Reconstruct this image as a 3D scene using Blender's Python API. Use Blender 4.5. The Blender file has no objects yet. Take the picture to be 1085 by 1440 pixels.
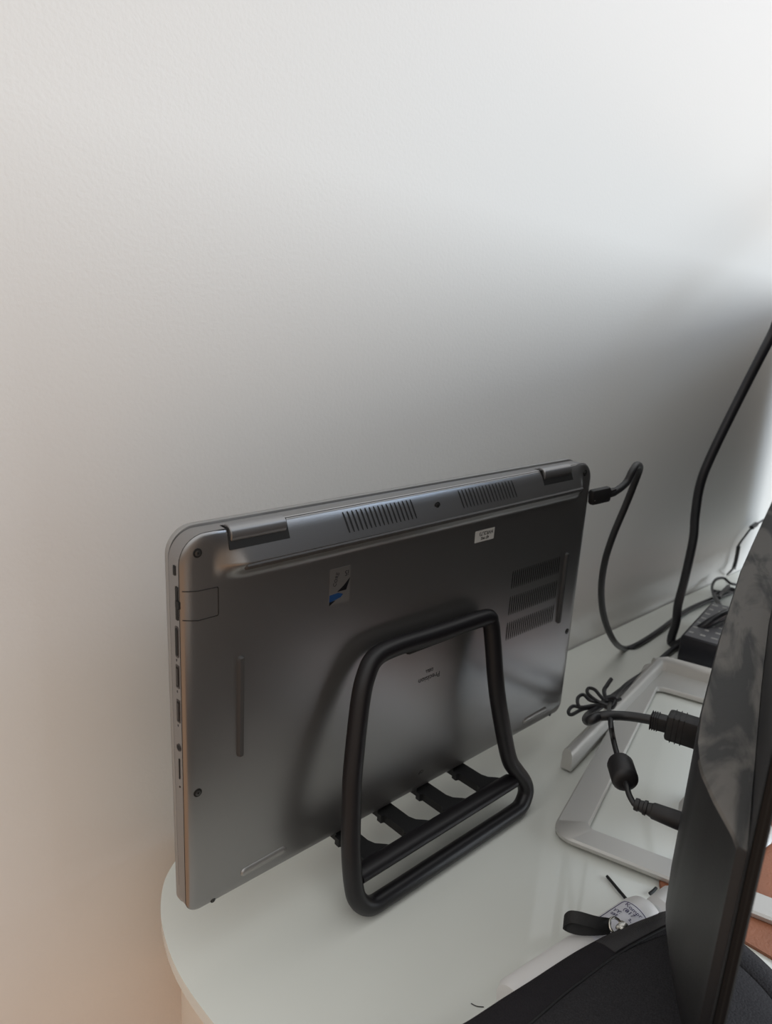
import bpy, bmesh, math, random
from mathutils import Vector, Matrix, noise
random.seed(4)
SC = bpy.context.scene
COL = SC.collection

# ------------------------------------------------------------------ camera
CAMP = Vector((-0.14765, -0.28098, 0.30162))
RW = Matrix(((0.73310561, -0.14600071, 0.66425895),
             (-0.67789091, -0.23578068, 0.69632707),
             (0.05495518, -0.96077639, -0.27182469)))      # image x, y(down), depth -> world
FPX, CX, CY = 1060.0, 542.5, 720.0
cd = bpy.data.cameras.new('camera'); cam = bpy.data.objects.new('camera', cd); COL.objects.link(cam)
R3 = Matrix((RW.col[0], -RW.col[1], -RW.col[2])).transposed()
cam.matrix_world = Matrix.Translation(CAMP) @ R3.to_4x4()
cd.sensor_fit = 'VERTICAL'; cd.sensor_height = 24.0; cd.lens = FPX/1440*24.0
cd.clip_start = 0.01
cd.dof.use_dof = True; cd.dof.focus_distance = 0.41; cd.dof.aperture_fstop = 9.0
SC.camera = cam

# ------------------------------------------------------------------ world, light, exposure
w = bpy.data.worlds.new('world'); SC.world = w; w.use_nodes = True
nt_ = w.node_tree; bg = nt_.nodes['Background']; bg.inputs[1].default_value = 1.0
tc_ = nt_.nodes.new('ShaderNodeTexCoord'); sp_ = nt_.nodes.new('ShaderNodeSeparateXYZ'); rp_ = nt_.nodes.new('ShaderNodeValToRGB')
nt_.links.new(tc_.outputs['Generated'], sp_.inputs[0]); nt_.links.new(sp_.outputs[2], rp_.inputs[0]); nt_.links.new(rp_.outputs[0], bg.inputs[0])
rp_.color_ramp.elements[0].position = 0.0; rp_.color_ramp.elements[0].color = (0.33, 0.237, 0.165, 1)      # dim room around the desk
rp_.color_ramp.elements[1].position = 0.75; rp_.color_ramp.elements[1].color = (1.17, 1.18, 1.17, 1)    # pale ceiling
def area(name, loc, target, sx, sy, power, color):
    l = bpy.data.lights.new(name, 'AREA'); l.shape = 'RECTANGLE'; l.size = sx; l.size_y = sy
    l.energy = power; l.color = color
    o = bpy.data.objects.new(name, l); COL.objects.link(o); o.location = loc
    o.rotation_euler = (Vector(target)-Vector(loc)).to_track_quat('-Z', 'Y').to_euler(); return o
area('window_light', (1.75, -2.05, 0.80), (0.35, 0.09, 0.3), 2.1, 1.4, 40, (0.82, 0.92, 1.0))
area('side_window_light', (2.1, -1.25, 1.55), (0.8, 0.09, 0.40), 0.7, 0.8, 9, (0.45, 0.68, 1.0))
SC.view_settings.view_transform = 'Standard'; SC.view_settings.look = 'None'
SC.view_settings.gamma = 1; SC.view_settings.use_curve_mapping = False
SC.view_settings.exposure = 0.0

# ------------------------------------------------------------------ ray helpers (calibrated from the photo)
def ray(px, py): return RW @ Vector(((px-CX)/FPX, (py-CY)/FPX, 1.0))
def at_z(px, py, z): d = ray(px, py); return CAMP + d*((z-CAMP.z)/d.z)
def at_y(px, py, y): d = ray(px, py); return CAMP + d*((y-CAMP.y)/d.y)
def at_x(px, py, x): d = ray(px, py); return CAMP + d*((x-CAMP.x)/d.x)
AZ = math.radians(17.08)
MW = Vector((math.cos(AZ), math.sin(AZ), 0)); MN = Vector((-math.sin(AZ), math.cos(AZ), 0))
MO = Vector((-0.14765, -0.28098, 0))
def mon(s, o, z): return MO + MW*s + MN*o + Vector((0, 0, z))
def at_s(px, py, s):
    d = ray(px, py); return CAMP + d*((s-(CAMP-MO).dot(MW))/d.dot(MW))

# ------------------------------------------------------------------ materials
def mat(name, color, rough=0.5, metal=0.0, bump=0.0, bscale=200.0, var=0.0, vscale=8.0, coat=0.0, spec=0.5, rvar=0.0, var_col=None):
    m = bpy.data.materials.new(name); m.use_nodes = True
    nt = m.node_tree; b = nt.nodes['Principled BSDF']
    b.inputs['Base Color'].default_value = (*color, 1); b.inputs['Roughness'].default_value = rough
    b.inputs['Metallic'].default_value = metal; b.inputs['Specular IOR Level'].default_value = spec
    b.inputs['Coat Weight'].default_value = coat; b.inputs['Coat Roughness'].default_value = 0.05
    tc = nt.nodes.new('ShaderNodeTexCoord')
    if var > 0 or var_col or rvar > 0:
        n = nt.nodes.new('ShaderNodeTexNoise'); n.inputs['Scale'].default_value = vscale; n.inputs['Detail'].default_value = 5
        nt.links.new(tc.outputs['Object'], n.inputs['Vector'])
        r = nt.nodes.new('ShaderNodeValToRGB'); r.color_ramp.elements[0].position = 0.35; r.color_ramp.elements[1].position = 0.65
        c2 = var_col or tuple(min(1, c*(1+var)) for c in color); c1 = color if var_col else tuple(c*(1-var) for c in color)
        r.color_ramp.elements[0].color = (*c1, 1); r.color_ramp.elements[1].color = (*c2, 1)
        nt.links.new(n.outputs['Fac'], r.inputs['Fac']); 
        if var > 0 or var_col: nt.links.new(r.outputs['Color'], b.inputs['Base Color'])
        if rvar > 0:
            mr = nt.nodes.new('ShaderNodeMapRange'); mr.inputs[3].default_value = rough-rvar; mr.inputs[4].default_value = rough+rvar
            nt.links.new(n.outputs['Fac'], mr.inputs[0]); nt.links.new(mr.outputs[0], b.inputs['Roughness'])
    if bump > 0:
        n2 = nt.nodes.new('ShaderNodeTexNoise'); n2.inputs['Scale'].default_value = bscale; n2.inputs['Detail'].default_value = 3
        nt.links.new(tc.outputs['Object'], n2.inputs['Vector'])
        bp = nt.nodes.new('ShaderNodeBump'); bp.inputs['Strength'].default_value = bump; bp.inputs['Distance'].default_value = 0.001
        nt.links.new(n2.outputs['Fac'], bp.inputs['Height']); nt.links.new(bp.outputs['Normal'], b.inputs['Normal'])
    return m
M = {}
M['wall'] = mat('wall_paint', (0.80, 0.79, 0.765), 0.5, bump=0.15, bscale=420, spec=0.35)
M['floor'] = mat('floor_wood', (0.50, 0.26, 0.12), 0.4, var=0.2, vscale=6)
M['glass'] = mat('white_glass', (0.77, 0.785, 0.735), 0.06, spec=0.6)
M['glass_edge'] = mat('glass_edge', (0.52, 0.60, 0.55), 0.1)
M['cream'] = mat('cream_lacquer', (0.78, 0.70, 0.60), 0.35)
M['laptop'] = mat('laptop_grey', (0.31, 0.305, 0.305), 0.31, metal=0.85, bump=0.05, bscale=1500)
M['laptop_lid'] = mat('laptop_lid_grey', (0.36, 0.355, 0.35), 0.38, metal=0.7)
M['hinge'] = mat('hinge_grey', (0.27, 0.27, 0.275), 0.3, metal=0.7)
M['rubber'] = mat('rubber_foot', (0.055, 0.054, 0.055), 0.55)
M['void'] = mat('recess_black', (0.006, 0.006, 0.006), 0.7)
M['screw'] = mat('screw_metal', (0.12, 0.12, 0.12), 0.35, metal=0.9)
M['port'] = mat('port_metal', (0.10, 0.09, 0.09), 0.35, metal=0.8)
M['stand'] = mat('black_satin_metal', (0.009, 0.008, 0.010), 0.42)
M['fork'] = mat('black_rubber', (0.008, 0.008, 0.009), 0.6)
M['silver'] = mat('silver_aluminium', (0.60, 0.59, 0.565), 0.42, metal=0.4, bump=0.05, bscale=1500)
M['cable'] = mat('black_cable', (0.018, 0.018, 0.020), 0.42)
M['cable_far'] = mat('black_cable_soft', (0.022, 0.022, 0.026), 0.35)
M['plug'] = mat('plug_black', (0.016, 0.015, 0.016), 0.5, bump=0.1, bscale=900)
M['monitor_dust'] = mat('dusty_black_plastic', (0.034, 0.033, 0.032), 0.6, var_col=(0.15, 0.14, 0.128), vscale=38, bump=0.15, bscale=700)
_nt = M['monitor_dust'].node_tree; _tc = [n for n in _nt.nodes if n.type == 'TEX_COORD'][0]; _n = [n for n in _nt.nodes if n.type == 'TEX_NOISE' and n.inputs['Scale'].default_value < 100][0]
_mp = _nt.nodes.new('ShaderNodeMapping'); _mp.vector_type = 'TEXTURE'; _mp.inputs['Rotation'].default_value = (0, 0, math.radians(24)); _mp.inputs['Scale'].default_value = (3.2, 0.8, 1)
_nt.links.new(_tc.outputs['Object'], _mp.inputs[0]); _nt.links.new(_mp.outputs[0], _n.inputs['Vector']); _n.inputs['Distortion'].default_value = 0.8
_r = [n for n in _nt.nodes if n.type == 'VALTORGB'][0]; _r.color_ramp.elements[0].position = 0.44; _r.color_ramp.elements[1].position = 0.56
M['monitor'] = mat('monitor_black', (0.016, 0.016, 0.018), 0.42, bump=0.1, bscale=1200)
M['bezel'] = mat('monitor_bezel', (0.008, 0.008, 0.009), 0.5, spec=0.25)
M['screen'] = mat('screen_off', (0.01, 0.01, 0.012), 0.15)
M['felt'] = mat('dark_fabric', (0.032, 0.031, 0.034), 0.9, var=0.25, vscale=1600, bump=0.6, bscale=900, spec=0.2)
M['zip'] = mat('zipper_fabric', (0.016, 0.014, 0.017), 0.8, bump=0.5, bscale=1200, spec=0.3)
M['ribs'] = mat('zipper_coil', (0.06, 0.057, 0.06), 0.5)
M['ribbon'] = mat('black_ribbon', (0.012, 0.012, 0.013), 0.6, bump=0.2, bscale=1800)
M['nickel'] = mat('nickel', (0.55, 0.53, 0.48), 0.2, metal=1.0)
M['whiteplastic'] = mat('white_plastic', (0.80, 0.79, 0.78), 0.35)
M['paper'] = mat('label_paper', (0.80, 0.80, 0.86), 0.5)
M['ink'] = mat('purple_ink', (0.03, 0.02, 0.10), 0.6)
M['inkblack'] = mat('black_ink', (0.02, 0.02, 0.02), 0.6)
M['mat_leather'] = mat('brown_leather', (0.30, 0.115, 0.06), 0.5, var=0.12, vscale=30, bump=0.3, bscale=700)
M['brick'] = mat('adapter_black', (0.012, 0.012, 0.018), 0.4)
M['bricktop'] = mat('adapter_label', (0.20, 0.20, 0.215), 0.35)
M['stick_w'] = mat('label_white', (0.62, 0.62, 0.60), 0.45)
M['stick_s'] = mat('sticker_silver', (0.33, 0.32, 0.31), 0.33, metal=0.75)
M['stick_b'] = mat('sticker_blue', (0.012, 0.05, 0.15), 0.3)
M['stick_k'] = mat('sticker_black', (0.004, 0.004, 0.006), 0.3)
M['print'] = mat('faint_print', (0.035, 0.035, 0.04), 0.5)

# ------------------------------------------------------------------ mesh helpers
def link(name, me, m, parent=None, smooth=True, sharp=35):
    o = bpy.data.objects.new(name, me); COL.objects.link(o)
    if m is not None: me.materials.append(m)
    if smooth:
        for p in me.polygons: p.use_smooth = True
        me.set_sharp_from_angle(angle=math.radians(sharp))
    if parent is not None:
        o.parent = parent; o.matrix_parent_inverse = parent.matrix_world.inverted()
    return o
def bm_obj(name, bm, m, parent=None, smooth=True, sharp=35):
    bmesh.ops.recalc_face_normals(bm, faces=bm.faces)
    me = bpy.data.meshes.new(name); bm.to_mesh(me); bm.free()
    return link(name, me, m, parent, smooth, sharp)
def tag(o, label, cat=None, group=None, kind=None):
    if label: o['label'] = label
    if cat: o['category'] = cat
    if group: o['group'] = group
    if kind: o['kind'] = kind
    return o
def thing(name, loc, label, cat, group=None):
    o = bpy.data.objects.new(name, None); COL.objects.link(o); o.location = loc; o.empty_display_size = 0.01
    bpy.context.view_layer.update()
    return tag(o, label, cat, group)
def add_box(bm, c, d, ax=None, bevel=0.0, seg=2):
    r = bmesh.ops.create_cube(bm, size=1.0); vs = r['verts']
    for v in vs: v.co = Vector((v.co.x*d[0], v.co.y*d[1], v.co.z*d[2]))
    if bevel > 0:
        es = list({e for v in vs for e in v.link_edges})
        rr = bmesh.ops.bevel(bm, geom=es, offset=bevel, segments=seg, affect='EDGES', profile=0.5)
        vs = list({v for f in rr['faces'] for v in f.verts} | {v for v in vs if v.is_valid})
    for v in vs:
        co = v.co
        if ax: co = ax[0]*co.x + ax[1]*co.y + ax[2]*co.z
        v.co = co + Vector(c)
def catmull(pts, n=10, closed=False):
    P = [Vector(p) for p in pts]; out = []; N = len(P)
    rng = range(N) if closed else range(N-1)
    for i in rng:
        p0 = P[(i-1) % N] if (closed or i > 0) else P[0]*2-P[1]
        p1 = P[i]; p2 = P[(i+1) % N]
        p3 = P[(i+2) % N] if (closed or i+2 < N) else P[-1]*2-P[-2]
        for k in range(n):
            t = k/n
            out.append(0.5*((2*p1)+(p2-p0)*t+(2*p0-5*p1+4*p2-p3)*t*t+(3*p1-p0-3*p2+p3)*t**3))
    if not closed: out.append(P[-1])
    return out
def add_tube(bm, path, rad, sides=12, closed=False, caps=True, flat=None):
    n = len(path); rads = rad if isinstance(rad, (list, tuple)) else [rad]*n
    T = []
    for i in range(n):
        a = path[(i-1) % n] if (closed or i > 0) else path[0]; b = path[(i+1) % n] if (closed or i < n-1) else path[-1]
        T.append((b-a).normalized())
    up = Vector((0, 0, 1)) if abs(T[0].z) < 0.9 else Vector((1, 0, 0))
    u = (up - T[0]*up.dot(T[0])).normalized(); frames = []
    for i in range(n):
        u = (u - T[i]*u.dot(T[i])).normalized(); frames.append((u.copy(), T[i].cross(u)))
    rings = []
    for i in range(n):
        a, b = frames[i]; fl = flat or 1.0
        rings.append([bm.verts.new(path[i] + (a*math.cos(2*math.pi*k/sides)*fl + b*math.sin(2*math.pi*k/sides))*rads[i]) for k in range(sides)])
    # closing twist is ignored: match ring by best offset
    for i in range(n-1 if not closed else n):
        A = rings[i]; B = rings[(i+1) % n]; off = 0
        if closed and i == n-1:
            off = min(range(sides), key=lambda q: sum((A[k].co-B[(k+q) % sides].co).length for k in range(sides)))
        for k in range(sides):
            try: bm.faces.new((A[k], A[(k+1) % sides], B[(k+1+off) % sides], B[(k+off) % sides]))
            except ValueError: pass
    if caps and not closed:
        bm.faces.new(rings[0][::-1]); bm.faces.new(rings[-1])
def tube(name, pts, rad, m, parent=None, sides=12, n=10, closed=False, smoothpath=True, flat=None):
    path = catmull(pts, n, closed) if smoothpath else [Vector(p) for p in pts]
    if isinstance(rad, (list, tuple)) and smoothpath:
        rr = []
        for i in range(len(rad)-1): rr += [rad[i]+(rad[i+1]-rad[i])*k/n for k in range(n)]
        rad = rr+[rad[-1]]
    bm = bmesh.new(); add_tube(bm, path, rad, sides, closed, flat=flat)
    return bm_obj(name, bm, m, parent, sharp=50)
def add_prism(bm, loop, vec):
    """closed prism from a 3d loop, extruded along vec"""
    a = [bm.verts.new(p) for p in loop]; b = [bm.verts.new(Vector(p)+vec) for p in loop]
    n = len(a); bm.faces.new(a); bm.faces.new(b[::-1])
    for i in range(n): bm.faces.new((a[i], b[i], b[(i+1) % n], a[(i+1) % n]))
def rrect(x0, z0, x1, z1, r, seg=8):
    """rounded rectangle; r scalar or 4 (bl, br, tr, tl)"""
    if not isinstance(r, (tuple, list)): r = (r,)*4
    out = []
    for (cx, cz, rr, a0) in ((x0+r[0], z0+r[0], r[0], 180), (x1-r[1], z0+r[1], r[1], 270), (x1-r[2], z1-r[2], r[2], 0), (x0+r[3], z1-r[3], r[3], 90)):
        for k in range(seg+1):
            a = math.radians(a0+90*k/seg); out.append((cx+rr*math.cos(a), cz+rr*math.sin(a)))
    return out
def lathe_pts(bm, c, axis, prof, sides=24, sx=1.0):
    """prof: (t along axis, radius)"""
    axis = axis.normalized(); up = Vector((0, 0, 1)) if abs(axis.z) < 0.9 else Vector((1, 0, 0))
    u = (up-axis*up.dot(axis)).normalized(); v = axis.cross(u); rings = []
    for t, r in prof:
        rings.append([bm.verts.new(c+axis*t+(u*math.cos(2*math.pi*k/sides)+v*math.sin(2*math.pi*k/sides)*sx)*r) for k in range(sides)])
    for A, B in zip(rings, rings[1:]):
        for k in range(sides): bm.faces.new((A[k], A[(k+1) % sides], B[(k+1) % sides], B[k]))
    bm.faces.new(rings[0][::-1]); bm.faces.new(rings[-1])
def lathe(name, c, axis, prof, m, parent=None, sides=24, sx=1.0):
    bm = bmesh.new(); lathe_pts(bm, Vector(c), Vector(axis), prof, sides, sx)
    return bm_obj(name, bm, m, parent, sharp=40)
def text(name, s, size, origin, xdir, ydir, m, parent=None, depth=0.00005):
    cu = bpy.data.curves.new(name, 'FONT'); cu.body = s; cu.size = size; cu.extrude = depth; cu.align_x = 'CENTER'; cu.align_y = 'CENTER'; cu.resolution_u = 2
    t = bpy.data.objects.new(name, cu); COL.objects.link(t); bpy.context.view_layer.update()
    me = bpy.data.meshes.new_from_object(t.evaluated_get(bpy.context.evaluated_depsgraph_get()))
    bpy.data.objects.remove(t); xd = Vector(xdir).normalized(); yd = Vector(ydir).normalized(); zd = xd.cross(yd)
    me.transform(Matrix.Translation(Vector(origin)) @ Matrix((xd, yd, zd)).transposed().to_4x4())
    me.materials.clear()
    return link(name, me, m, parent, smooth=False)

# ------------------------------------------------------------------ setting
DZ = -0.030; WY = 0.093; FZ = -0.76
def slab(name, x0, y0, z0, x1, y1, z1, m):
    bm = bmesh.new(); add_box(bm, ((x0+x1)/2, (y0+y1)/2, (z0+z1)/2), (x1-x0, y1-y0, z1-z0))
    o = bm_obj(name, bm, m, smooth=False); o['kind'] = 'structure'; return o
slab('wall_back', -1.6, WY, FZ, 2.6, WY+0.1, 1.9, M['wall'])
slab('floor', -1.6, -3.0, FZ-0.05, 2.6, WY+0.1, FZ, M['floor'])
slab('baseboard_back', -1.6, WY-0.012, FZ, 2.6, WY, FZ+0.08, M['whiteplastic'])

# ------------------------------------------------------------------ desk
desk = thing('desk', (0.8, -0.3, FZ), 'white desk with rounded green-white glass top against the wall', 'desk')
left = [(0.120, WY-0.0015), (0.085, 0.0905), (0.060, 0.0850), (0.040, 0.0770), (0.0235, 0.066), (0.0135, 0.055), (0.0040, 0.038), (-0.0025, 0.018), (-0.0060, -0.001), (-0.0070, -0.022),
        (-0.0060, -0.05), (-0.001, -0.12), (0.008, -0.2), (0.025, -0.32), (0.055, -0.42), (0.11, -0.5), (0.2, -0.555), (0.35, -0.59), (0.6, -0.6)]
lp = [(p.x, p.y) for p in catmull([(x, y, 0) for x, y in left], 6)]
outline = lp + [(1.75, -0.6), (1.75, WY-0.0015)]
bm = bmesh.new(); add_prism(bm, [Vector((x, y, DZ)) for x, y in outline], Vector((0, 0, -0.008)))
top_e = [e for e in bm.edges if all(abs(v.co.z-DZ) < 1e-6 for v in e.verts)]
bmesh.ops.bevel(bm, geom=top_e, offset=0.0012, segments=2, affect='EDGES')
bm_obj('glass_top', bm, M['glass'], desk)
def inset(o, d):
    n = len(o); res = []
    for i in range(n):
        a = Vector(o[(i-1) % n]); b = Vector(o[i]); c = Vector(o[(i+1) % n])
        t = ((b-a).normalized()+(c-b).normalized()); t = t.normalized() if t.length > 1e-6 else (c-b).normalized()
        res.append((b.x-t.y*d, b.y+t.x*d))
    return res
ins = inset(outline, 0.010)
ins = [(x, min(y, WY-0.004)) for x, y in ins]
bm = bmesh.new(); add_prism(bm, [Vector((x, y, DZ-0.008)) for x, y in ins], Vector((0, 0, -0.09)))
bm_obj('frame_apron', bm, M['cream'], desk)
for (lx, ly) in ((0.10, 0.03), (0.22, -0.46), (1.65, 0.03), (1.65, -0.5)):
    bm = bmesh.new(); lathe_pts(bm, Vector((lx, ly, FZ)), Vector((0, 0, 1)), [(0, .018), (0.02, .02), (0.62, .026), (-FZ+DZ-0.098, .026)], 20)
    bm_obj('leg', bm, M['cream'], desk)

# ------------------------------------------------------------------ laptop
LW, LH = 0.3214, 0.1984
lap = thing('laptop', (LW/2, 0.008, -0.002), 'closed grey laptop standing upright in the black stand, underside to the front', 'laptop')
RR = (0.008, 0.008, 0.013, 0.013)
def edge_dist(x, z):
    """distance to the rounded outline (positive inside)"""
    i = (0 if x < LW/2 else 1) if z < LH/2 else (3 if x < LW/2 else 2)
    r = RR[i]; dx = min(x, LW-x); dz = min(z, LH-z)
    if dx < r and dz < r: return r-math.hypot(r-dx, r-dz)
    return min(dx, dz)
def smooth01(t): t = max(0.0, min(1.0, t)); return t*t*(3-2*t)
def surf(x, z):
    """y of the underside surface at x, z"""
    d = max(0.0, edge_dist(x, z)); b = 0.0060
    y = 0.0
    if d < b: y += 0.0014*(1-math.sqrt(max(0.0, 1-(1-d/b)**2)))
    # raised rear ridge: a facet leaning back from the ridge to the hinge edge
    k = smooth01((x-0.015)/0.018)*smooth01((LW-0.010-x)/0.010)
    if z > 0.172:
        if z > 0.1825: h = -0.0050 + (z-0.1825)/(LH-0.1825)*0.0072
        else: h = -0.0050*smooth01((z-0.1735)/0.009)
        y += k*h
    return y
def seam_y(z): return 0.0080 + 0.0033*z/LH
def grid_shell():
    nx, nz = 150, 110; bm = bmesh.new(); V = {}
    def ax(n, L):
        out = []
        for i in range(n+1):
            t = i/n; out.append(L*(t - 0.65/(2*math.pi)*math.sin(2*math.pi*t)*0.9))
        return out
    X = ax(nx, LW); Z = ax(nz, LH)
    Z = sorted(set([z for z in Z if abs(z-0.1825) > 0.0006 and abs(z-0.1738) > 0.0004] + [0.1825, 0.1819, 0.1831]))
    nz = len(Z)-1
    def mp(x, z):
        i = (0 if x < LW/2 else 1) if z < LH/2 else (3 if x < LW/2 else 2)
        r = RR[i]; dx = min(x, LW-x); dz = min(z, LH-z)
        if dx < r and dz < r:
            a, b = r-dx, r-dz; mx = max(a, b); h = math.hypot(a, b)
            if h > 1e-9: a, b = a*mx/h, b*mx/h
            dx, dz = r-a, r-b
            x = dx if x < LW/2 else LW-dx; z = dz if z < LH/2 else LH-dz
        return x, z
    for i in range(nx+1):
        for j in range(nz+1):
            x, z = mp(X[i], Z[j]); V[i, j] = bm.verts.new((x, surf(x, z), z))
    for i in range(nx):
        for j in range(nz): bm.faces.new((V[i, j], V[i+1, j], V[i+1, j+1], V[i, j+1]))
    ring = [V[i, 0] for i in range(nx)] + [V[nx, j] for j in range(nz)] + [V[i, nz] for i in range(nx, 0, -1)] + [V[0, j] for j in range(nz, 0, -1)]
    lo = [bm.verts.new((v.co.x, seam_y(v.co.z), v.co.z)) for v in ring]; n = len(ring)
    for k in range(n): bm.faces.new((ring[k], ring[(k+1) % n], lo[(k+1) % n], lo[k]))
    bm.faces.new(lo)
    return bm
bm_obj('bottom_cover', grid_shell(), M['laptop'], lap, sharp=28)
# lid: slab whose inner face follows the wedge
bm = bmesh.new(); lo = rrect(0.0005, -0.0022, LW-0.0005, LH+0.0010, (0.008, 0.008, 0.013, 0.013), 8)
for (insx, yo) in ((0.0012, 0.0005), (0, 0.0012), (0, 0.0038), (0.0012, 0.0048)):
    pass
rings = []
cx_, cz_ = LW/2, LH/2
for (k, yo) in ((0.0014, 0.0009), (0.0002, 0.0013), (0.0, 0.0022), (0.0, 0.0042), (0.0006, 0.0051), (0.0020, 0.0056)):
    rings.append([bm.verts.new((x+(k if x < cx_ else -k), seam_y(z)+yo, z+(k if z < cz_ else -k))) for x, z in lo])
for A, B in zip(rings, rings[1:]):
    for k in range(len(A)): bm.faces.new((A[k], A[(k+1) % len(A)], B[(k+1) % len(A)], B[k]))
bm.faces.new(rings[0][::-1]); bm.faces.new(rings[-1])
bm_obj('lid', bm, M['laptop_lid'], lap)
bm = bmesh.new()
add_prism(bm, [Vector((x, seam_y(z)-0.0002, z)) for x, z in rrect(0.0006, 0.0006, LW-0.0006, LH-0.0006, 0.012, 8)], Vector((0, 0.0016, 0)))
bm_obj('lid_gap', bm, M['void'], lap, smooth=False)
tube('cover_seam', [Vector((x, 0.0017, z)) for x, z in rrect(0.0, 0.0, LW, LH, RR, 8)], 0.00022, M['void'], lap, sides=6, closed=True, smoothpath=False)
# rubber feet
def bar_on(name, pts, wd, h, m, parent=lap, label=None):
    """raised rounded strip following the underside between two points"""
    (x0, z0), (x1, z1) = pts; d = Vector((x1-x0, 0, z1-z0)); L = d.length; d.normalize(); s = Vector((-d.z, 0, d.x))
    bm = bmesh.new(); N = 24; rows = []
    for i in range(N+1):
        t = i/N; u = -wd/2 + (L+wd)*0.5*(1-math.cos(math.pi*t))
        e = 0.0
        if u < 0: e = u
        elif u > L: e = u-L
        hw = math.sqrt(max(1e-9, (wd/2)**2-e*e))
        row = []
        for j, q in enumerate((-1, -0.9, -0.55, 0, 0.55, 0.9, 1)):
            p = Vector((x0, 0, z0))+d*u+s*(hw*q); hh = h*(1-abs(q)**4)*min(1, hw/(wd/2)*1.2)
            row.append(bm.verts.new((p.x, surf(p.x, p.z)-hh+0.0001, p.z)))
        rows.append(row)
    for A, B in zip(rows, rows[1:]):
        for j in range(6): bm.faces.new((A[j], A[j+1], B[j+1], B[j]))
    o = bm_obj(name, bm, m, parent); 
    if label: o['label'] = label
    return o
bar_on('rubber_foot', ((0.0315, 0.1800), (0.3030, 0.1815)), 0.0036, 0.0010, M['rubber'], label='long thin rubber strip under the vents')
bar_on('rubber_foot', ((0.0302, 0.1325), (0.0300, 0.0815)), 0.0040, 0.0020, M['rubber'])
bar_on('rubber_foot', ((0.3006, 0.1325), (0.3009, 0.0815)), 0.0040, 0.0020, M['rubber'])
bar_on('rubber_foot', ((0.0330, 0.0088), (0.0570, 0.0096)), 0.0050, 0.0012, M['laptop_lid'])
bar_on('rubber_foot', ((0.2730, 0.0088), (0.2970, 0.0094)), 0.0050, 0.0012, M['laptop_lid'])
# hinges: dark notch with the barrel in it
for x0, x1 in ((0.0240, 0.0558), (0.2615, 0.2937)):
    bm = bmesh.new()
    add_box(bm, ((x0+x1)/2, 0.0035, 0.1938), (x1-x0+0.001, 0.0080, 0.0092))
    # black block set proud of the cover, painting in the notch's shadow
    for v in bm.verts:
        if v.co.y < 0.0035: v.co.y = (surf((x0+x1)/2, 0.1893)-0.0001) if v.co.z < 0.194 else 0.0018
    bm_obj('hinge_recess_shade', bm, M['void'], lap, smooth=False)
    lathe('hinge_barrel', (x0+0.0006, 0.0034, 0.1953), (1, 0, 0), [(0, 0.0042), (0.0004, 0.0046), (x1-x0-0.0016, 0.0046), (x1-x0-0.0012, 0.0040)], M['hinge'], lap, 28)
# exhaust vents
def slots(name, x0, x1, zt, zb, n, wd, m, tilt=0.0, depth=0.00012):
    bm = bmesh.new()
    for i in range(n):
        x = x0+(x1-x0)*i/(n-1); N = 6; L = []; Rr = []
        for k in range(N+1):
            z = zb+(zt-zb)*k/N; xx = x+tilt*(k/N-0.5); hw = wd/2*(0.55 if k in (0, N) else 1)
            L.append(bm.verts.new((xx-hw, surf(xx, z)-depth, z))); Rr.append(bm.verts.new((xx+hw, surf(xx, z)-depth, z)))
        for k in range(N): bm.faces.new((L[k], Rr[k], Rr[k+1], L[k+1]))
    return bm_obj(name, bm, m, lap, smooth=False)
for a, b in ((0.0918, 0.1400), (0.1795, 0.2295)):
    slots('exhaust_vent', a, b, 0.1960, 0.1860, 17, 0.0012, M['void'], tilt=-0.0015)
for zt, zb in ((0.1332, 0.1205), (0.1150, 0.1015), (0.0960, 0.0830)):
    slots('intake_grille', 0.2395, 0.2925, zt, zb, 24, 0.0010, M['void'])
# screws
def screw(x, z, r=0.0024):
    y = surf(x, z); s = lathe('screw_well', (x, y-0.0001, z), (0, 1, 0), [(-0.0001, r*0.98), (0.0002, r)], M['void'], lap, 20)
    h = lathe('screw', (x, y-0.0001, z), (0, 1, 0), [(-0.0005, r*0.45), (-0.0004, r*0.62), (0.0002, r*0.66)], M['screw'], s, 16)
    c = lathe('screw_socket', (x, y-0.0001, z), (0, 1, 0), [(-0.00062, r*0.26), (-0.0003, r*0.26)], M['void'], s, 6)
for x, z in ((0.0082, 0.1903), (0.1589, 0.1903), (0.3112, 0.1915), (0.0066, 0.0692), (0.3148, 0.0692), (0.0145, 0.0014), (0.3070, 0.0014)):
    screw(x, z, 0.0022 if z > 0.01 else 0.0014)
# network port flap
def seam_line(name, pts, wd, m=M['void'], off=0.00008):
    path = []
    for (a, b) in zip(pts, pts[1:]):
        for k in range(8): path.append((a[0]+(b[0]-a[0])*k/8, a[1]+(b[1]-a[1])*k/8))
    path.append(pts[-1])
    return tube(name, [(x, surf(max(x, 0), z)-off*0+0.0001, z) for x, z in path], wd/2, m, lap, sides=6, smoothpath=False)
seam_line('port_flap_seam', [(0.0008, 0.1737), (0.008, 0.1725), (0.0180, 0.1722), (0.0184, 0.1715), (0.0184, 0.1590), (0.0180, 0.1583), (0.008, 0.1583), (0.0008, 0.1600)], 0.0006)
def side_open(name, y0, y1, z0, z1, r, m=M['void'], d=0.0003, parent=lap, label=None):
    bm = bmesh.new(); add_prism(bm, [Vector((-d, y, z)) for y, z in rrect(y0, z0, y1, z1, r, 4)], Vector((0.0012, 0, 0)))
    o = bm_obj(name, bm, m, parent, smooth=False)
    if label: o['label'] = label
    return o
side_open('lock_slot', 0.0046, 0.0066, 0.1800, 0.1846, 0.0004)
p = side_open('network_port', 0.0028, 0.0050, 0.1592, 0.1752, 0.0004)
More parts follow.
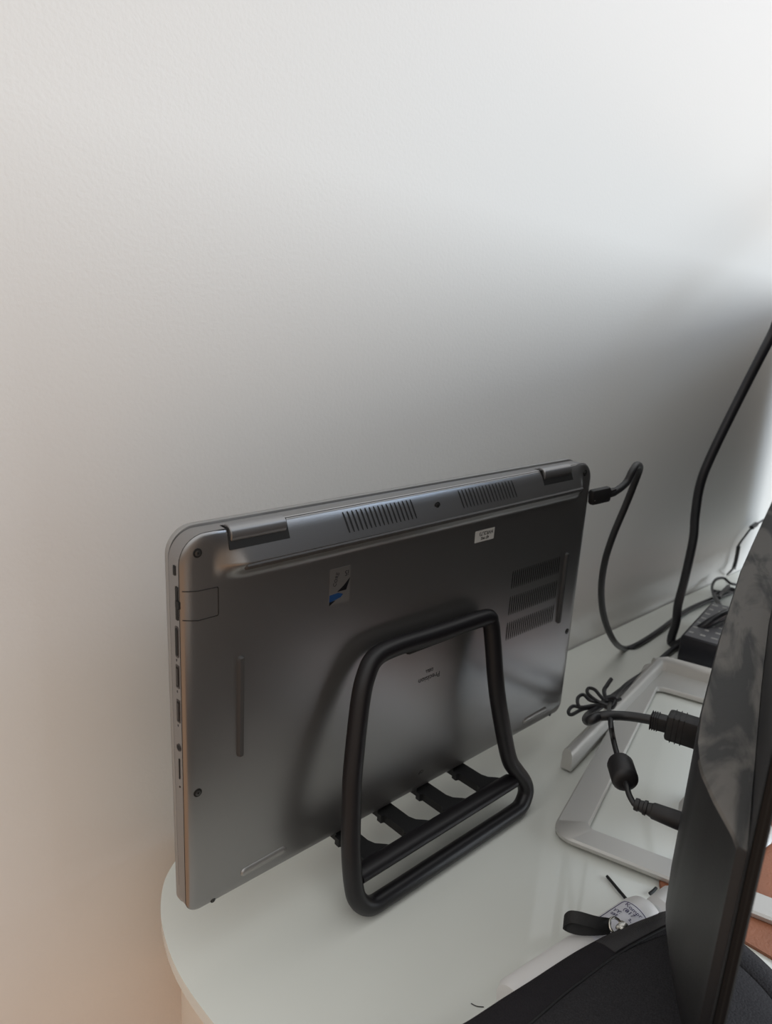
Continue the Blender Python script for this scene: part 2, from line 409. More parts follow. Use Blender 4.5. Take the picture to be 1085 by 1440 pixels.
bm = bmesh.new(); add_box(bm, (-0.0001, 0.0028, 0.1670), (0.0012, 0.0032, 0.0034)); bm_obj('latch_notch', bm, M['void'], p, smooth=False)
for z0, z1, nm, r in ((0.1406, 0.1560, 'video_port', 0.0010), (0.1252, 0.1368, 'usb_port', 0.0003), (0.1075, 0.1192, 'usb_port', 0.0003)):
    rim = side_open(nm, 0.0032, 0.0062, z0, z1, r, M['port'], 0.0002)
    side_open('port_opening', 0.0037, 0.0057, z0+0.0008, z1-0.0008, r, M['void'], 0.00035, rim)
    if nm == 'usb_port': side_open('port_tongue', 0.0040, 0.0049, z0+0.0016, z1-0.0016, 0.0002, M['port'], 0.0005, rim)
aj = lathe('audio_jack', (-0.0003, 0.0050, 0.0940), (1, 0, 0), [(0, 0.0019), (0.001, 0.0019)], M['port'], lap)
lathe('jack_hole', (-0.0004, 0.0050, 0.0940), (1, 0, 0), [(0, 0.0014), (0.001, 0.0014)], M['void'], aj)
side_open('card_slot', 0.0046, 0.0053, 0.0770, 0.0880, 0.0002)
side_open('status_light', 0.0046, 0.0054, 0.0722, 0.0730, 0.0002, M['port'])
for z in (0.1390, 0.1232, 0.1055): side_open('port_icon', 0.0050, 0.0058, z-0.0006, z+0.0006, 0.0002, M['print'], 0.0001)
# stickers: silver and blue processor badge, white asset label, faint print
def patch(name, pts, off, m, parent):
    bm = bmesh.new(); f = [bm.verts.new((x, surf(x, z)-off, z)) for x, z in pts]; g = [bm.verts.new((x, surf(x, z)+0.0001, z)) for x, z in pts]
    bm.faces.new(f); bm.faces.new(g[::-1]); n = len(f)
    for i in range(n): bm.faces.new((f[i], g[i], g[(i+1) % n], f[(i+1) % n]))
    return bm_obj(name, bm, m, parent, smooth=False)
st = patch('processor_sticker', rrect(0.0833, 0.1466, 0.0971, 0.1667, 0.0006, 3), 0.00012, M['stick_s'], lap); st['label'] = 'silver and blue processor badge'
patch('badge_blue', [(0.0834, 0.1485), (0.0910, 0.1500), (0.0925, 0.1515), (0.0895, 0.1528), (0.0834, 0.1525)], 0.00020, M['stick_b'], st)
patch('badge_black', [(0.0885, 0.1535), (0.0945, 0.1535), (0.0970, 0.1600), (0.0925, 0.1560)], 0.00022, M['stick_k'], st)
patch('badge_black', [(0.0834, 0.1467), (0.0850, 0.1475), (0.0875, 0.1490), (0.0834, 0.1487)], 0.00021, M['stick_k'], st)
XD, ZD = (1, 0, 0), (0, 0, 1)
text('badge_mark', 'CORE', 0.0030, (0.0875, -0.00025, 0.1605), (0.3, 0, 1), (-1, 0, 0.3), M['print'], st)
text('badge_mark', 'i5', 0.0042, (0.0945, -0.00025, 0.1630), (-1, 0, 0), (0, 0, -1), M['print'], st)
a = patch('asset_label', rrect(0.1967, 0.1603, 0.2152, 0.1678, 0.0004, 3), 0.00012, M['stick_w'], lap); a['label'] = 'small white asset label'
text('label_print', 'HVR2L73', 0.0034, (0.2072, -0.00020, 0.1655), (-1, 0, 0), (0, 0, -1), M['inkblack'], a)
text('label_print', '4J7 P82', 0.0026, (0.2062, -0.00020, 0.1625), (-1, 0, 0), (0, 0, -1), M['inkblack'], a)
text('model_print', 'Precision', 0.0052, (0.1650, -0.00012, 0.0792), (-1, 0, 0), (0, 0, -1), M['print'], lap)
text('model_print', 'DELL', 0.0030, (0.1648, -0.00012, 0.0842), (-1, 0, 0), (0, 0, -1), M['print'], lap)
text('service_mark', 'OP', 0.0034, (0.1640, -0.00012, 0.0128), (-1, 0, 0), (0, 0, -1), M['print'], lap)

# ------------------------------------------------------------------ laptop stand
stand = thing('laptop_stand', (0.16, -0.033, DZ), 'black tubular stand with four forks holding the closed laptop', 'stand')
fr = [(0.2050, 0.1115), (0.1716, 0.1125), (0.1514, 0.1130), (0.1260, 0.1138), (0.1115, 0.1120), (0.1040, 0.1045), (0.0980, 0.0905), (0.0894, 0.0575), (0.0865, 0.0409), (0.0831, 0.0156),
      (0.0826, -0.0060), (0.0850, -0.0165), (0.0925, -0.0235), (0.1050, -0.0245), (0.1390, -0.0245), (0.1890, -0.0245), (0.2180, -0.0245), (0.2285, -0.0235), (0.2345, -0.0180), (0.2355, -0.0125),
      (0.2328, -0.0060), (0.2262, 0.0030), (0.2205, 0.0120), (0.2168, 0.0277), (0.2118, 0.0612), (0.2108, 0.0957), (0.2098, 0.1070)]
def fy(z): return -0.0345+(z+0.0245)*(0.0270/0.1365)
tube('frame', [(x, fy(z), z) for x, z in fr], 0.0054, M['stand'], stand, sides=20, n=6, closed=True)
bm = bmesh.new()
add_tube(bm, [Vector((x, -0.0290, -0.0035)) for x in (0.0865, 0.1, 0.15, 0.2, 0.2225)], 0.0062, 16, flat=0.62)
bm_obj('crossbar', bm, M['stand'], stand)
for xc in (0.1040, 0.1375, 0.1712, 0.2060):
    bm = bmesh.new(); w_ = 0.0055; zt, zb = -0.0032, -0.0085
    out = [(xc-w_-0.0015, -0.027), (xc-w_-0.0010, -0.0205), (xc-w_, -0.0180), (xc-w_, -0.0020), (xc-w_-0.0022, -0.0012), (xc-w_-0.0020, 0.0025), (xc-w_, 0.0035), (xc-w_, 0.0215),
           (xc+w_, 0.0215), (xc+w_, 0.0030), (xc+w_, -0.0120), (xc+w_+0.0015, -0.0165), (xc+w_+0.0055, -0.0205), (xc+w_+0.0085, -0.0240), (xc+w_+0.0085, -0.027)]
    add_prism(bm, [Vector((x, y, zt)) for x, y in out], Vector((0, 0, zb-zt)))
    f = bm_obj('fork', bm, M['fork'], stand, smooth=False)
    bm = bmesh.new(); add_box(bm, (xc, 0.0203, 0.0005), (0.0110, 0.0026, 0.012), bevel=0.001); bm_obj('hook', bm, M['fork'], f)
bm = bmesh.new(); add_box(bm, (0.156, fy(0.1070)+0.0015, 0.1085), (0.040, 0.0040, 0.0050), bevel=0.0015); bm_obj('rubber_pad', bm, M['fork'], stand)

# ------------------------------------------------------------------ leather mat
def ground_poly(name, loop, z0, z1, m, parent=None, bev=0.0):
    bm = bmesh.new(); add_prism(bm, [Vector((x, y, z1)) for x, y in loop], Vector((0, 0, z0-z1)))
    if bev:
        es = [e for e in bm.edges if all(abs(v.co.z-z1) < 1e-7 for v in e.verts)]
        bmesh.ops.bevel(bm, geom=es, offset=bev, segments=3, affect='EDGES')
    return bm_obj(name, bm, m, parent)
def local_rr(org, s0, n0, s1, n1, r, seg=6):
    return [tuple((Vector(org)+Vector((MW.x, MW.y))*a+Vector((MN.x, MN.y))*b)) for a, b in rrect(s0, n0, s1, n1, r, seg)]
MATO = (0.2365, -0.1275)
tag(ground_poly('desk_mat', [(MATO[0]+a*math.cos(0.05)-b*math.sin(0.05), MATO[1]+a*math.sin(0.05)+b*math.cos(0.05)) for a, b in rrect(0, -0.42, 0.80, 0.0, 0.012, 6)], DZ, DZ+0.002, M['mat_leather'], bev=0.0006),
    'brown leather desk mat lying under the monitor base', 'mat')

# ------------------------------------------------------------------ monitor
mo = thing('monitor', mon(0.50, 0, DZ), 'black monitor with dusty rear housing, seen edge on', 'monitor')  # width stretched out of view so the unseen far end shades the wall
BZ = DZ+0.0022
bo = (0.2290, -0.0615)
def bl(s, n): p = Vector(bo)+Vector((MW.x, MW.y))*s+Vector((MN.x, MN.y))*n; return (p.x, p.y)
# flat silver base plate with a large window, built as an outer and an inner loop
outer = rrect(-0.005, -0.205, 0.292, 0.0010, (0.012, 0.012, 0.012, 0.014), 8)
inner = rrect(0.0135, -0.178, 0.243, -0.0185, (0.006, 0.006, 0.006, 0.006), 8)
base = bpy.data.objects.new('base', None)
bm = bmesh.new()
def ringv(loop, z, k=0.0, sgn=1):
    cx = sum(a for a, b in loop)/len(loop); cz = sum(b for a, b in loop)/len(loop); out = []
    for a, b in loop:
        aa = a+(k if a < cx else -k)*sgn; bb = b+(k if b < cz else -k)*sgn
        x, y = bl(aa, bb); out.append(bm.verts.new((x, y, z)))
    return out
ZT = BZ+0.0042
R_ = [ringv(inner, BZ), ringv(inner, ZT-0.001), ringv(inner, ZT, 0.0008, -1), ringv(outer, ZT, 0.0012), ringv(outer, ZT-0.0012), ringv(outer, BZ+0.0008), ringv(outer, BZ, 0.0006), ringv(inner, BZ, 0.0, 1)]
for A, B in zip(R_, R_[1:]):
    for k in range(len(A)): bm.faces.new((A[k], A[(k+1) % len(A)], B[(k+1) % len(A)], B[k]))
bmesh.ops.remove_doubles(bm, verts=bm.verts, dist=1e-6)
bobj = bm_obj('base', bm, M['silver'], mo, sharp=40); bobj['label'] = 'silver frame base'
# raised rims on the two far sides
def rim(name, pts, h, th, m=M['silver']):
    bm = bmesh.new(); path = [Vector(p) for p in pts]; rows = []
    for i, p in enumerate(path):
        a = path[max(0, i-1)]; b = path[min(len(path)-1, i+1)]; t = (b-a).normalized(); nrm = Vector((-t.y, t.x, 0))
        prof = [(0, 0), (0.0004, h*0.7), (th*0.25, h*0.93), (th*0.55, h), (th*0.85, h*0.93), (th, h*0.7), (th, 0)]
        sc = 1.0
        rows.append([bm.verts.new(p+nrm*a_+Vector((0, 0, b_*sc))) for a_, b_ in prof])
    for A, B in zip(rows, rows[1:]):
        for k in range(len(A)-1): bm.faces.new((A[k], A[k+1], B[k+1], B[k]))
    bm.faces.new(rows[0]); bm.faces.new(rows[-1][::-1])
    return bm_obj(name, bm, m, bobj, sharp=50)
zr = DZ+0.0021
rim('rim', [(0.296, -0.0300, zr), (0.300, -0.0295, zr), (0.36, -0.0195, zr), (0.44, -0.0062, zr), (0.498, 0.0035, zr)], 0.0175, 0.0085)
rim('rim', [(0.490, 0.0060, zr), (0.500, 0.0020, zr), (0.5105, -0.035, zr), (0.535, -0.117, zr), (0.5515, -0.175, zr)], 0.0175, 0.0085)
lathe('neck', mon(0.50, 0.004, ZT-0.001), (0, 0, 1), [(0, 0.03), (0.004, 0.022), (0.03, 0.016), (0.075, 0.016)], M['silver'], mo, 24)
# rear housing (bulge carrying the ports)
GZ = 0.1366
back = [(0.2412, -0.0030), (0.2470, -0.0012), (0.2640, 0.0072), (0.2780, 0.0130), (0.2873, 0.0158), (0.3000, 0.0182), (0.326, 0.0204), (0.373, 0.0221), (0.412, 0.0237), (0.549, 0.0262), (0.650, 0.0250), (0.940, 0.0205), (1.090, 0.0120)]
front = [(1.0930, 0.0040), (0.600, 0.0035), (0.4506, 0.0022), (0.3700, -0.0004), (0.3038, -0.0033), (0.2600, -0.0052), (0.2405, -0.0061)]
loop = back+front
bm = bmesh.new(); rings = []
for z, k, kz in ((GZ, 0.0018, 0), (GZ-0.0006, 0.0006, 0), (GZ-0.0018, 0.0, 0), (0.056, 0.0, 0), (0.040, 0.0040, 0), (0.022, 0.0100, 0), (0.018, 0.0130, 0)):
    rings.append([bm.verts.new(mon(s + (k if (i < 5 and z > 0.1) else 0), max(o-k, -0.0066) if i < len(back) else o, z)) for i, (s, o) in enumerate(loop)])
for A, B in zip(rings, rings[1:]):
    for k in range(len(A)): bm.faces.new((A[k], A[(k+1) % len(A)], B[(k+1) % len(A)], B[k]))
bm.faces.new(rings[0]); bm.faces.new(rings[-1][::-1])
rh = bm_obj('rear_housing', bm, M['monitor'], mo, sharp=30)
rh.data.materials.append(M['monitor_dust'])
for p in rh.data.polygons:
    if p.normal.z > 0.5: p.material_index = 1
# upper shell: panel behind the screen, full height
TZ = 0.345
shell = [(0.2350, -0.0068), (0.2380, -0.0062), (0.2600, -0.0056), (0.3038, -0.0036), (0.3700, -0.0007), (0.4506, 0.0019), (0.600, 0.0032), (1.0950, 0.0036), (1.1150, -0.0068)]  # far end lengthened beyond view to shade the lower right wall
bm = bmesh.new(); add_prism(bm, [mon(s, o, TZ) for s, o in shell], Vector((0, 0, 0.0165-TZ)))
bm_obj('back_panel', bm, M['monitor'], mo, sharp=30)
bm = bmesh.new(); add_prism(bm, [mon(s, o, TZ+0.001) for s, o in ((0.2343, -0.0071), (0.2343, -0.0103), (0.2350, -0.0109), (1.1160, -0.0109), (1.1165, -0.0071))], Vector((0, 0, 0.0155-TZ-0.001)))
bm_obj('bezel', bm, M['bezel'], mo, sharp=30)
bm = bmesh.new(); add_box(bm, mon(0.2350, -0.0088, 0.18), (0.0016, 0.0005, 0.325), (MW, MN, Vector((0, 0, 1)))); bm_obj('side_groove', bm, M['void'], mo, smooth=False)
bm = bmesh.new(); add_box(bm, mon(0.675, -0.0110, 0.185), (0.86, 0.0004, 0.30), (MW, MN, Vector((0, 0, 1)))); bm_obj('screen', bm, M['screen'], mo, smooth=False)

# ------------------------------------------------------------------ cables
def P(px, py, z): return at_z(px, py, z)
def plug_box(bm, p0, p1, w0, h0, bevel=0.0012):
    d = (p1-p0); L = d.length; d.normalize(); up = Vector((0, 0, 1)); s = d.cross(up).normalized(); u = s.cross(d)
    add_box(bm, (p0+p1)/2, (L, w0, h0), (d, s, u), bevel=bevel)
# video cable into the monitor
vc = thing('video_cable', P(905, 952, DZ), 'black video cable plugged into the back of the monitor, looping over the base rim', 'cable')
a0 = at_s(1010, 1041, 0.40); a1 = at_s(937, 1018, 0.40); a2 = at_s(914, 1012, 0.40)
bm = bmesh.new(); plug_box(bm, a1, a0, 0.011, 0.0150, 0.0018); o = bm_obj('plug', bm, M['plug'], vc)
bm = bmesh.new()
for k in range(3):
    q = a1+(a0-a1)*(0.12+0.10*k); plug_box(bm, q, q+(a0-a1)*0.02, 0.0113, 0.0153, 0.0004)
bm_obj('grip_ridges', bm, M['plug'], o)
bm = bmesh.new()
for k in range(4):
    q = a2+(a1-a2)*(0.02+0.14*k); plug_box(bm, q, q+(a1-a2)*0.09, 0.0080, 0.0086, 0.0006)
plug_box(bm, a2+(a1-a2)*0.05, a1+(a0-a1)*0.1, 0.0072, 0.0080, 0.001)
bm_obj('strain_relief', bm, M['plug'], vc)
s1 = at_s(880, 1007, 0.40); s2 = at_s(845, 1007, 0.395); s3 = at_s(826, 1014, 0.40)
vpath = [a2+(a1-a2)*0.3, a2, s1, s2, s3, P(826, 1006, 0.012), P(845, 992, 0.004), P(872, 972, -0.008), P(905, 948, -0.020), P(943, 915, -0.0262), P(975, 892, -0.014), P(1000, 877, 0.0040), P(1022, 867, 0.006), P(1060, 850, 0.0), P(1100, 830, -0.02)]
tube('cord', vpath, 0.0027, M['cable'], vc, n=8)
# power cable with ferrite
pc = thing('power_cable', P(860, 960, DZ), 'thin black power cable with a round ferrite bead, plugged into the monitor', 'cable')
b0 = at_s(985, 1166, 0.345); b1 = at_s(915, 1139, 0.345); b2 = at_s(891, 1130, 0.345)
lathe('plug', b1, b0-b1, [(0, 0.0034), (0.001, 0.0040), ((b0-b1).length*0.5, 0.0045), ((b0-b1).length, 0.0046)], M['plug'], pc, 24)
lathe('strain_relief', b2, b1-b2, [(0, 0.0016), (0.0004, 0.0030), (0.0024, 0.0032), (0.0026, 0.0027), (0.0044, 0.0030), (0.0048, 0.0036), (0.0062, 0.0037), (0.0064, 0.0030), ((b1-b2).length, 0.0034)], M['plug'], pc, 20)
f0 = at_s(880, 1101, 0.354); f1 = at_s(870, 1070, 0.370)
lathe('ferrite_bead', f0, f1-f0, [(0, 0.0030), (0.0004, 0.0052), (0.0020, 0.0066), (0.0030, 0.0068), ((f1-f0).length-0.0030, 0.0068), ((f1-f0).length-0.0010, 0.0060), ((f1-f0).length, 0.0030)], M['plug'], pc, 24)
tube('cord', [b2+(b1-b2)*0.1, b2, at_s(884, 1117, 0.348), f0, f1, at_s(862, 1040, 0.383), at_s(858, 1012, 0.392), P(858, 988, 0.006), P(880, 962, -0.006), P(912, 940, -0.021), P(948, 909, -0.0266), P(985, 884, -0.010), P(1015, 866, 0.006), P(1060, 842, 0.0), P(1100, 826, -0.02)], 0.00145, M['cable'], pc, n=8)
# bag tie of thin wire
tie = thing('wire_tie', P(850, 985, DZ), 'black twist tie knotted in loops around the cable bundle left of the monitor base', 'tie')
def T(px, py, z=0.006): return P(px, py, z)
tube('wire', [T(860, 990), T(845, 993), T(820, 997), T(803, 1005), T(799, 1000), T(806, 993), T(822, 996), T(850, 993), T(858, 985)], 0.0014, M['cable'], tie, sides=8)
tube('wire', [T(858, 990, .008), T(835, 992, .008), T(815, 994, .008), T(812, 982, .009), T(820, 977, .009), T(830, 985, .009), T(850, 988, .008), T(856, 984, .008)], 0.0014, M['cable'], tie, sides=8)
tube('wire', [T(854, 992, .009), T(838, 985, .010), T(826, 975, .010), T(827, 968, .010), T(836, 970, .010), T(847, 982, .009), T(860, 986, .008)], 0.0014, M['cable'], tie, sides=8)
tube('wire', [T(853, 988, .009), T(849, 972, .010), T(853, 964, .012), T(859, 955, .014)], 0.0017, M['cable'], tie, sides=8)
tube('wire', [T(848, 984, .008), T(858, 981, .010), T(864, 985, .008), T(860, 994, .006), T(851, 993, .006), T(848, 986, .007)], 0.0022, M['cable'], tie, sides=8)
tube('wire', [T(858, 984, .007), T(866, 985, .008), T(872, 983, .008)], 0.0014, M['cable'], tie, sides=8)
# charging cable of the laptop
cc = thing('charging_cable', P(880, 915, DZ), 'black charging cable plugged into the laptop, hanging down to the desk', 'cable')
u0 = at_x(826, 701, LW-0.002); px = LW
c0 = Vector((LW-0.001, 0.0070, 0.1800)); 
c0 = Vector((LW+0.0002, *at_x(829, 700, LW)[1:])); c1 = Vector((LW+0.0190, *at_x(856, 694, LW+0.019)[1:])); c2 = Vector((LW+0.0250, *at_x(865, 691, LW+0.025)[1:]))
bm = bmesh.new(); plug_box(bm, c0, c1, 0.0062, 0.0118, 0.0024); o = bm_obj('plug', bm, M['plug'], cc)
lathe('plug_light', c0+Vector((0.0022, -0.0030, -0.0016)), (0, -1, 0), [(0, 0.0007), (0.0004, 0.0007)], M['whiteplastic'], o, 12)
bm = bmesh.new(); plug_box(bm, c1-Vector((0.001, 0, 0)), c2, 0.0046, 0.0062, 0.0016); bm_obj('strain_relief', bm, M['plug'], cc)
X = LW
def cy(px, py, y): return at_y(px, py, y)
yy = c2.y
cp = [c1, c2, cy(880, 679, yy), cy(889, 662, yy-0.001), cy(895, 654, yy+0.002), cy(899, 658, yy+0.006), cy(893, 676, yy+0.010), cy(880, 709, yy+0.014), cy(862, 752, yy+0.018), cy(850, 790, yy+0.022), cy(845, 830, yy+0.026),
      cy(849, 868, yy+0.030), cy(862, 900, yy+0.034), P(877, 912, -0.0268), P(895, 907, -0.0268), P(925, 888, -0.0268), P(960, 862, -0.0268), P(988, 848, -0.0268), P(1015, 838, -0.0268), P(1045, 826, -0.0268)]
tube('cord', cp, 0.0028, M['cable'], cc, n=8)
# cable coming down from the upper right
dc = thing('hanging_cable', P(945, 905, DZ), 'thick black cable sweeping down from the upper right to the desk behind the base', 'cable')
yd = 0.030
dp = [Vector((1.02, 0.02, 0.95)), Vector((0.93, 0.00, 0.55)), at_y(1130, 380, -0.01), at_y(1085, 470, -0.005), at_y(1040, 558, 0.008), at_y(1000, 640, 0.018), at_y(984, 682, 0.022), at_y(977, 725, 0.026), at_y(974, 760, 0.028), at_y(962, 815, 0.030), at_y(953, 850, 0.031), at_y(950, 875, 0.031), P(943, 902, -0.0268), P(952, 906, -0.0250), P(975, 890, -0.008), P(1003, 872, 0.0075), P(1030, 858, 0.006), P(1075, 835, -0.01)]
tube('cord', dp, 0.0043, M['cable_far'], dc, n=8)
# power brick with label
dB = Vector((0.955, 0.297, 0)).normalized()
bo3 = [Vector((0.541, 0.0115, 0)), Vector((0.5435, -0.0235, 0))]
pb = thing('power_adapter', (0.60, 0.02, DZ), 'black power adapter with a grey printed label lying behind the base', 'adapter')
A_ = P(957, 893, 0.0); B_ = P(1004, 908, 0.0); Cfar = P(1000, 846, 0.0)
ux = (Cfar-A_); Ln = ux.length; ux.normalize(); uy = (B_-A_); uy = (uy-ux*uy.dot(ux)).normalized(); wd = 0.052
cen = A_+ux*Ln/2+uy*wd/2; 
bm = bmesh.new(); add_box(bm, (cen.x, cen.y, DZ/2), (Ln, wd, -DZ), (ux, uy, Vector((0, 0, 1))), bevel=0.002); bm_obj('case', bm, M['brick'], pb)
bm = bmesh.new(); add_box(bm, (cen.x, cen.y, 0.0001), (Ln-0.005, wd-0.005, 0.0004), (ux, uy, Vector((0, 0, 1)))); lab = bm_obj('label_plate', bm, M['bricktop'], pb, smooth=False)
random.seed(3); bm = bmesh.new()
for i in range(7):
    for j in range(4):
        L_ = random.uniform(0.003, 0.008); q = A_+ux*(0.014+i*(Ln-0.024)/6)+uy*(0.006+j*0.011)
        add_box(bm, (q.x, q.y, 0.0004), (random.choice((0.0022, 0.0030)), L_, 0.0002), (ux, uy, Vector((0, 0, 1))))
o = bm_obj('label_print', bm, M['stick_w'], lab, smooth=False)
q = A_+ux*(Ln+0.0)+uy*0.006+Vector((0, 0, -0.010))
tube('cord', [q, q+ux*0.02, P(1004, 838, -0.020), P(1010, 832, -0.02)], [0.0040, 0.0030, 0.0022, 0.0022], M['cable'], pb, n=6)
# tie and wires near the wall
ft = thing('cable_loop', P(1015, 830, DZ), 'thin black cable end coiled in a loop on the desk by the wall', 'cable')
z_ = -0.020
tube('wire', [P(1003, 838, z_), P(1001, 825, z_), P(1006, 815, z_+.004), P(1017, 813, z_+.004), P(1026, 820, z_+.002), P(1034, 822, z_)], 0.0017, M['cable'], ft, sides=8)
tube('wire', [P(1002, 831, z_), P(1014, 833, z_), P(1024, 828, z_), P(1034, 830, z_)], 0.0024, M['cable'], ft, sides=8)
tube('wire', [P(1011, 841, z_), P(1013, 835, z_), P(1024, 824, z_)], 0.0022, M['cable'], ft, sides=8)
wc = thing('wall_cable', P(1030, 802, DZ), 'thin black cable rising along the wall behind the monitor', 'cable')
yw = WY-0.004
tube('wire', [P(1022, 808, -0.026), at_y(1028, 802, yw-.01), at_y(1034, 794, yw-.006), at_y(1037, 770, yw-.004), at_y(1047, 754, yw-.003), at_y(1058, 741, yw-.003), at_y(1075, 730, yw-.003)], 0.0014, M['cable'], wc, sides=8)
tube('clip', [at_y(1031, 800, yw-.006), at_y(1035, 785, yw-.006), at_y(1038, 768, yw-.004)], 0.0026, M['cable'], wc, sides=8)
tube('clip', [at_y(1056, 742, yw-.003), at_y(1063, 737, yw-.003)], 0.0032, M['cable'], wc, sides=8)

# ------------------------------------------------------------------ pouch, bottle, stick
# white bottle lying on its side
ba = Vector((0.2070, -0.1440, 0)); bd = Vector((0.985, -0.12, 0)).normalized()
bot = thing('bottle', (0.15, -0.140, DZ), 'white plastic bottle with a printed label lying behind the black pouch', 'bottle')
zb = DZ+0.0125; e = Vector((0.2045, -0.1415, zb))
Lb = 0.108; st0 = e-bd*Lb
lathe('body', st0, bd, [(0, 0.006), (0.001, 0.0105), (0.004, 0.0122), (Lb-0.010, 0.0122), (Lb-0.005, 0.0112), (Lb-0.0015, 0.0085), (Lb, 0.005)], M['whiteplastic'], bot, 40)
lathe('cap', e-bd*0.001+Vector((0.003, -0.003, -0.001)), bd, [(0, 0.0065), (0.003, 0.0092), (0.017, 0.0096), (0.019, 0.0085)], M['whiteplastic'], bot, 32)
# label wraps the top of the body
sd = Vector((-bd.y, bd.x, 0)); lab_o = []
def wrap(t, a, r=0.01228): return st0+bd*t+(Vector((0, 0, 1))*math.cos(a)+sd*math.sin(a))*r
bm = bmesh.new(); g = []
for i in range(2):
    g.append([bm.verts.new(wrap(Lb-0.052 if i == 0 else Lb-0.0145, math.radians(42-120*k/16))) for k in range(17)])
for k in range(16): bm.faces.new((g[0][k], g[0][k+1], g[1][k+1], g[1][k]))
lb = bm_obj('label', bm, M['paper'], bot)
tube('label_border', [wrap(Lb-0.052, math.radians(36), .0124), wrap(Lb-0.017, math.radians(36), .0124)]+[wrap(Lb-0.0155, math.radians(33-12*k), .0124) for k in range(9)], 0.00018, M['ink'], lb, sides=5, smoothpath=False)
for i, (s, t, ang) in enumerate((('Kompr', Lb-0.0190, -6), ('(817', Lb-0.0225, -4), ('s.', Lb-0.0255, -20), ('YY:', Lb-0.0265, 16), ('sat', Lb-0.0295, 14))):
    c = wrap(t, math.radians(ang), 0.01275); tn = -(sd*math.cos(math.radians(ang))-Vector((0, 0, 1))*math.sin(math.radians(ang)))
    text('label_print', s, 0.0036, c, tn, bd, M['ink'], lb)
# pouch: a soft slab with piping and a zipper band
ZP = 0.0
pou = [tuple(P(x, y, 0.0)[:2]) for x, y in ((600, 1472), (658, 1438), (722, 1397), (767, 1367), (804, 1344), (840, 1324), (880, 1305), (927, 1287), (950, 1284), (975, 1288), (1010, 1305), (1046, 1332), (1085, 1368), (1135, 1425))] + [
       (0.170, -0.2700), (0.155, -0.2950), (0.12, -0.3000), (0.04, -0.2960), (-0.02, -0.2850), (-0.035, -0.2600), (-0.030, -0.1700), (-0.020, -0.1450), (0.005, -0.1330)]
pl = [Vector((p.x, p.y, 0)) for p in catmull([(x, y, 0) for x, y in pou], 6, True)]
cen = Vector((0.085, -0.215, 0))
pouch = thing('pouch', (0.085, -0.215, DZ), 'black zipped fabric pouch lying in the foreground under the monitor', 'pouch')
bm = bmesh.new(); rings = []
levels = [(0.72, DZ+0.0005), (0.80, DZ+0.003), (0.90, -0.018), (0.985, -0.006), (1.0, -0.001), (0.985, 0.0025), (0.93, 0.0052), (0.84, 0.0062), (0.835, 0.0056), (0.825, 0.0064), (0.70, 0.0085), (0.45, 0.0100), (0.2, 0.0105)]
for k, z in levels:
    r = []
    for i, p in enumerate(pl):
        q = cen+(p-cen)*k
        zz = z+0.0006*noise.noise(Vector((q.x*30, q.y*30, z*10))) if z > -0.02 else z
        r.append(bm.verts.new((q.x, q.y, zz)))
    rings.append(r)
for A, B in zip(rings, rings[1:]):
    n = len(A)
    for k in range(n): bm.faces.new((A[k], A[(k+1) % n], B[(k+1) % n], B[k]))
bm.faces.new(rings[0][::-1]); bm.faces.new(rings[-1])
pbody = bm_obj('body', bm, M['felt'], pouch, sharp=60)
from mathutils.bvhtree import BVHTree
bvh = BVHTree.FromPolygons([v.co.copy() for v in pbody.data.vertices], [tuple(p.vertices) for p in pbody.data.polygons])
def on_pouch(p, off):
    h = bvh.ray_cast(Vector((p.x, p.y, 0.1)), Vector((0, 0, -1)))[0]
    return Vector((p.x, p.y, (h.z if h else 0.0)+off))
edge = catmull([P(x, y, 0.0003) for x, y in ((600, 1474), (658, 1440), (722, 1399), (767, 1369), (804, 1346), (840, 1326), (880, 1308), (922, 1290), (945, 1289))], 10)
seam = catmull([P(x, y, 0.0060) for x, y in ((690, 1490), (751, 1438), (790, 1403), (825, 1376), (850, 1357), (872, 1341), (900, 1324), (930, 1307), (948, 1298))], 10)
NE = len(edge)
bm = bmesh.new(); rows = []
for a, b in zip(edge, seam):
    rows.append([bm.verts.new(on_pouch(a+(b-a)*t, 0.0007 if 0 < t < 1 else 0.0002)) for t in (0.03, 0.1, 0.25, 0.45, 0.65, 0.85, 1)])
for A, B in zip(rows, rows[1:]):
    for k in range(6): bm.faces.new((A[k], A[k+1], B[k+1], B[k]))
zt_ = bm_obj('zipper_tape', bm, M['zip'], pouch)
bm = bmesh.new(); i0, i1 = int(NE*0.60), int(NE*0.97)
for i in range(i0, i1):
    for q in range(2):
        t = q/2; a = edge[i]+(edge[i+1]-edge[i])*t; b = seam[i]+(seam[i+1]-seam[i])*t
        pp = [on_pouch(a+(b-a)*u, 0.0010) for u in (0.12, 0.32, 0.52, 0.72, 0.92)]
        for p0, p1 in zip(pp, pp[1:]):
            d = p1-p0; L = d.length; d.normalize(); sx = Vector((0, 0, 1)).cross(d).normalized()
            add_box(bm, (p0+p1)/2, (L, 0.00038, 0.00060), (d, sx, d.cross(sx)))
o = bm_obj('zipper_ribs', bm, M['ribs'], zt_, smooth=False); o['kind'] = 'stuff'
tube('piping', [on_pouch(p, 0.0002) for p in seam], 0.0006, M['ribbon'], pouch, sides=8, smoothpath=False)
tube('edge_piping', [p+Vector((0, 0, -0.0002)) for p in pl[6*7:6*14]], 0.0013, M['ribbon'], pouch, sides=8, smoothpath=False)
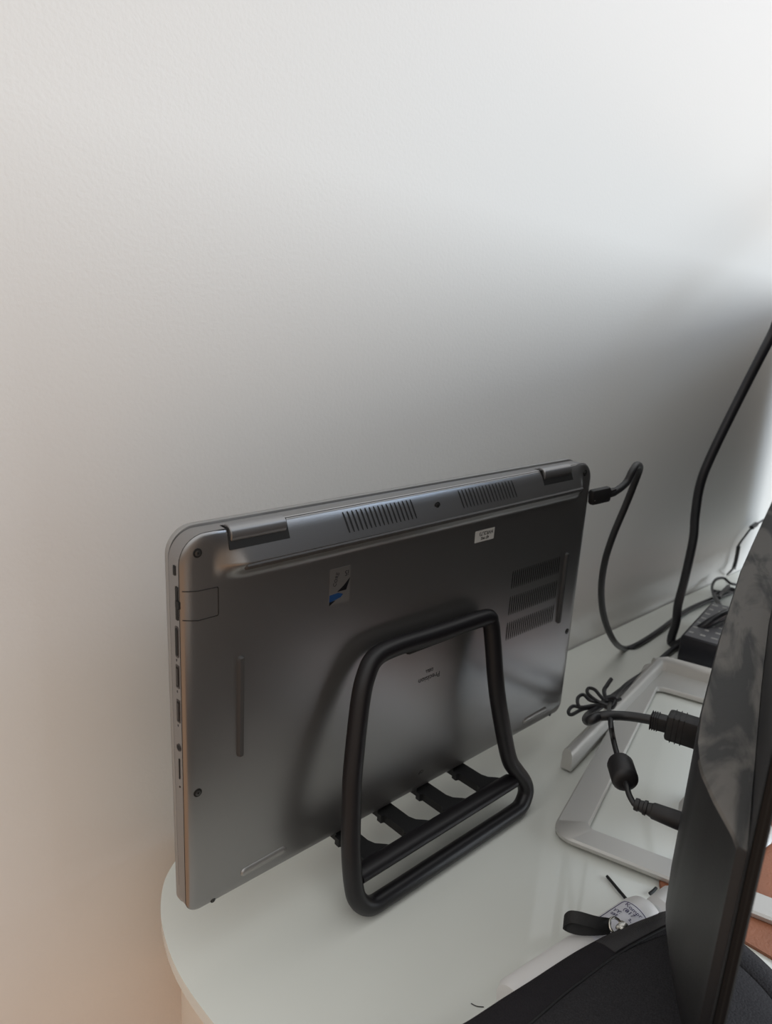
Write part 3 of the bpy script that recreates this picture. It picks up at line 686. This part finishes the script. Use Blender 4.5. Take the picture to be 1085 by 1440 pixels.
# zipper pull with ribbon loop and ring
zc = 0.004
ring_c = P(866, 1303, zc)
def ribbon(name, ctr, half, m, parent, th=0.0006):
    bm = bmesh.new(); path = catmull(ctr, 8); rows = []
    for i, p in enumerate(path):
        a = path[max(0, i-1)]; b = path[min(len(path)-1, i+1)]; t = (b-a).normalized()
        s = Vector(half) if not callable(half) else half(i/(len(path)-1))
        n = t.cross(s).normalized()*th
        rows.append([bm.verts.new(p+s-n), bm.verts.new(p+s+n), bm.verts.new(p-s+n), bm.verts.new(p-s-n)])
    for A, B in zip(rows, rows[1:]):
        for k in range(4): bm.faces.new((A[k], A[(k+1) % 4], B[(k+1) % 4], B[k]))
    bm.faces.new(rows[0]); bm.faces.new(rows[-1][::-1]); return bm_obj(name, bm, m, parent, sharp=50)
q0 = P(858, 1300, 0.003); q1 = P(838, 1297, 0.005); q2 = P(812, 1290, 0.006); q3 = P(799, 1290, 0.004)
q4 = P(794, 1299, -0.001); q5 = P(812, 1306, -0.002); q6 = P(838, 1307, -0.001); q7 = P(858, 1305, 0.0)
hv = (P(830, 1290, 0.0)-P(830, 1301, 0.0))*0.62
ribbon('pull_ribbon', [q0, q1, q2, q3, q4, q5, q6, q7], hv*0.55+Vector((0, 0, 0.0022)), M['ribbon'], pouch)
rp = [ring_c+Vector((math.cos(a)*0.0042, math.sin(a)*0.0042*0.8, math.sin(a)*0.0025)) for a in [2*math.pi*k/16 for k in range(16)]]
tube('pull_ring', rp, 0.0007, M['nickel'], pouch, sides=8, closed=True, smoothpath=False)
bm = bmesh.new(); add_box(bm, P(874, 1303, 0.0035), (0.006, 0.0042, 0.0024), bevel=0.0007); bm_obj('zipper_slider', bm, M['nickel'], pouch)
# thin stick and thread
stp = [P(853, 1232, DZ+0.0012), P(880, 1264, DZ+0.0012)]
tag(tube('cable_tie_tail', [stp[0], stp[1], stp[1]+(stp[1]-stp[0])*0.2], 0.0009, M['ribbon'], sides=8, smoothpath=False), 'thin straight black tie end lying on the desk behind the white bottle', 'tie')
th_ = P(917, 1256, DZ+0.0015)
tag(tube('cord_end', [P(913, 1257, DZ+0.0015), P(918, 1253, DZ+0.002), P(922, 1249, DZ+0.0015)], 0.0010, M['ribbon'], sides=8, n=4), 'short dark cord end at the left corner of the brown mat', 'cord')
tag(tube('thread', [P(662, 1411, DZ+0.0003), P(670, 1415, DZ+0.0003), P(680, 1416, DZ+0.0003)], 0.00022, M['ribbon'], sides=6, n=4), 'tiny dark thread on the white desk left of the pouch', 'thread')
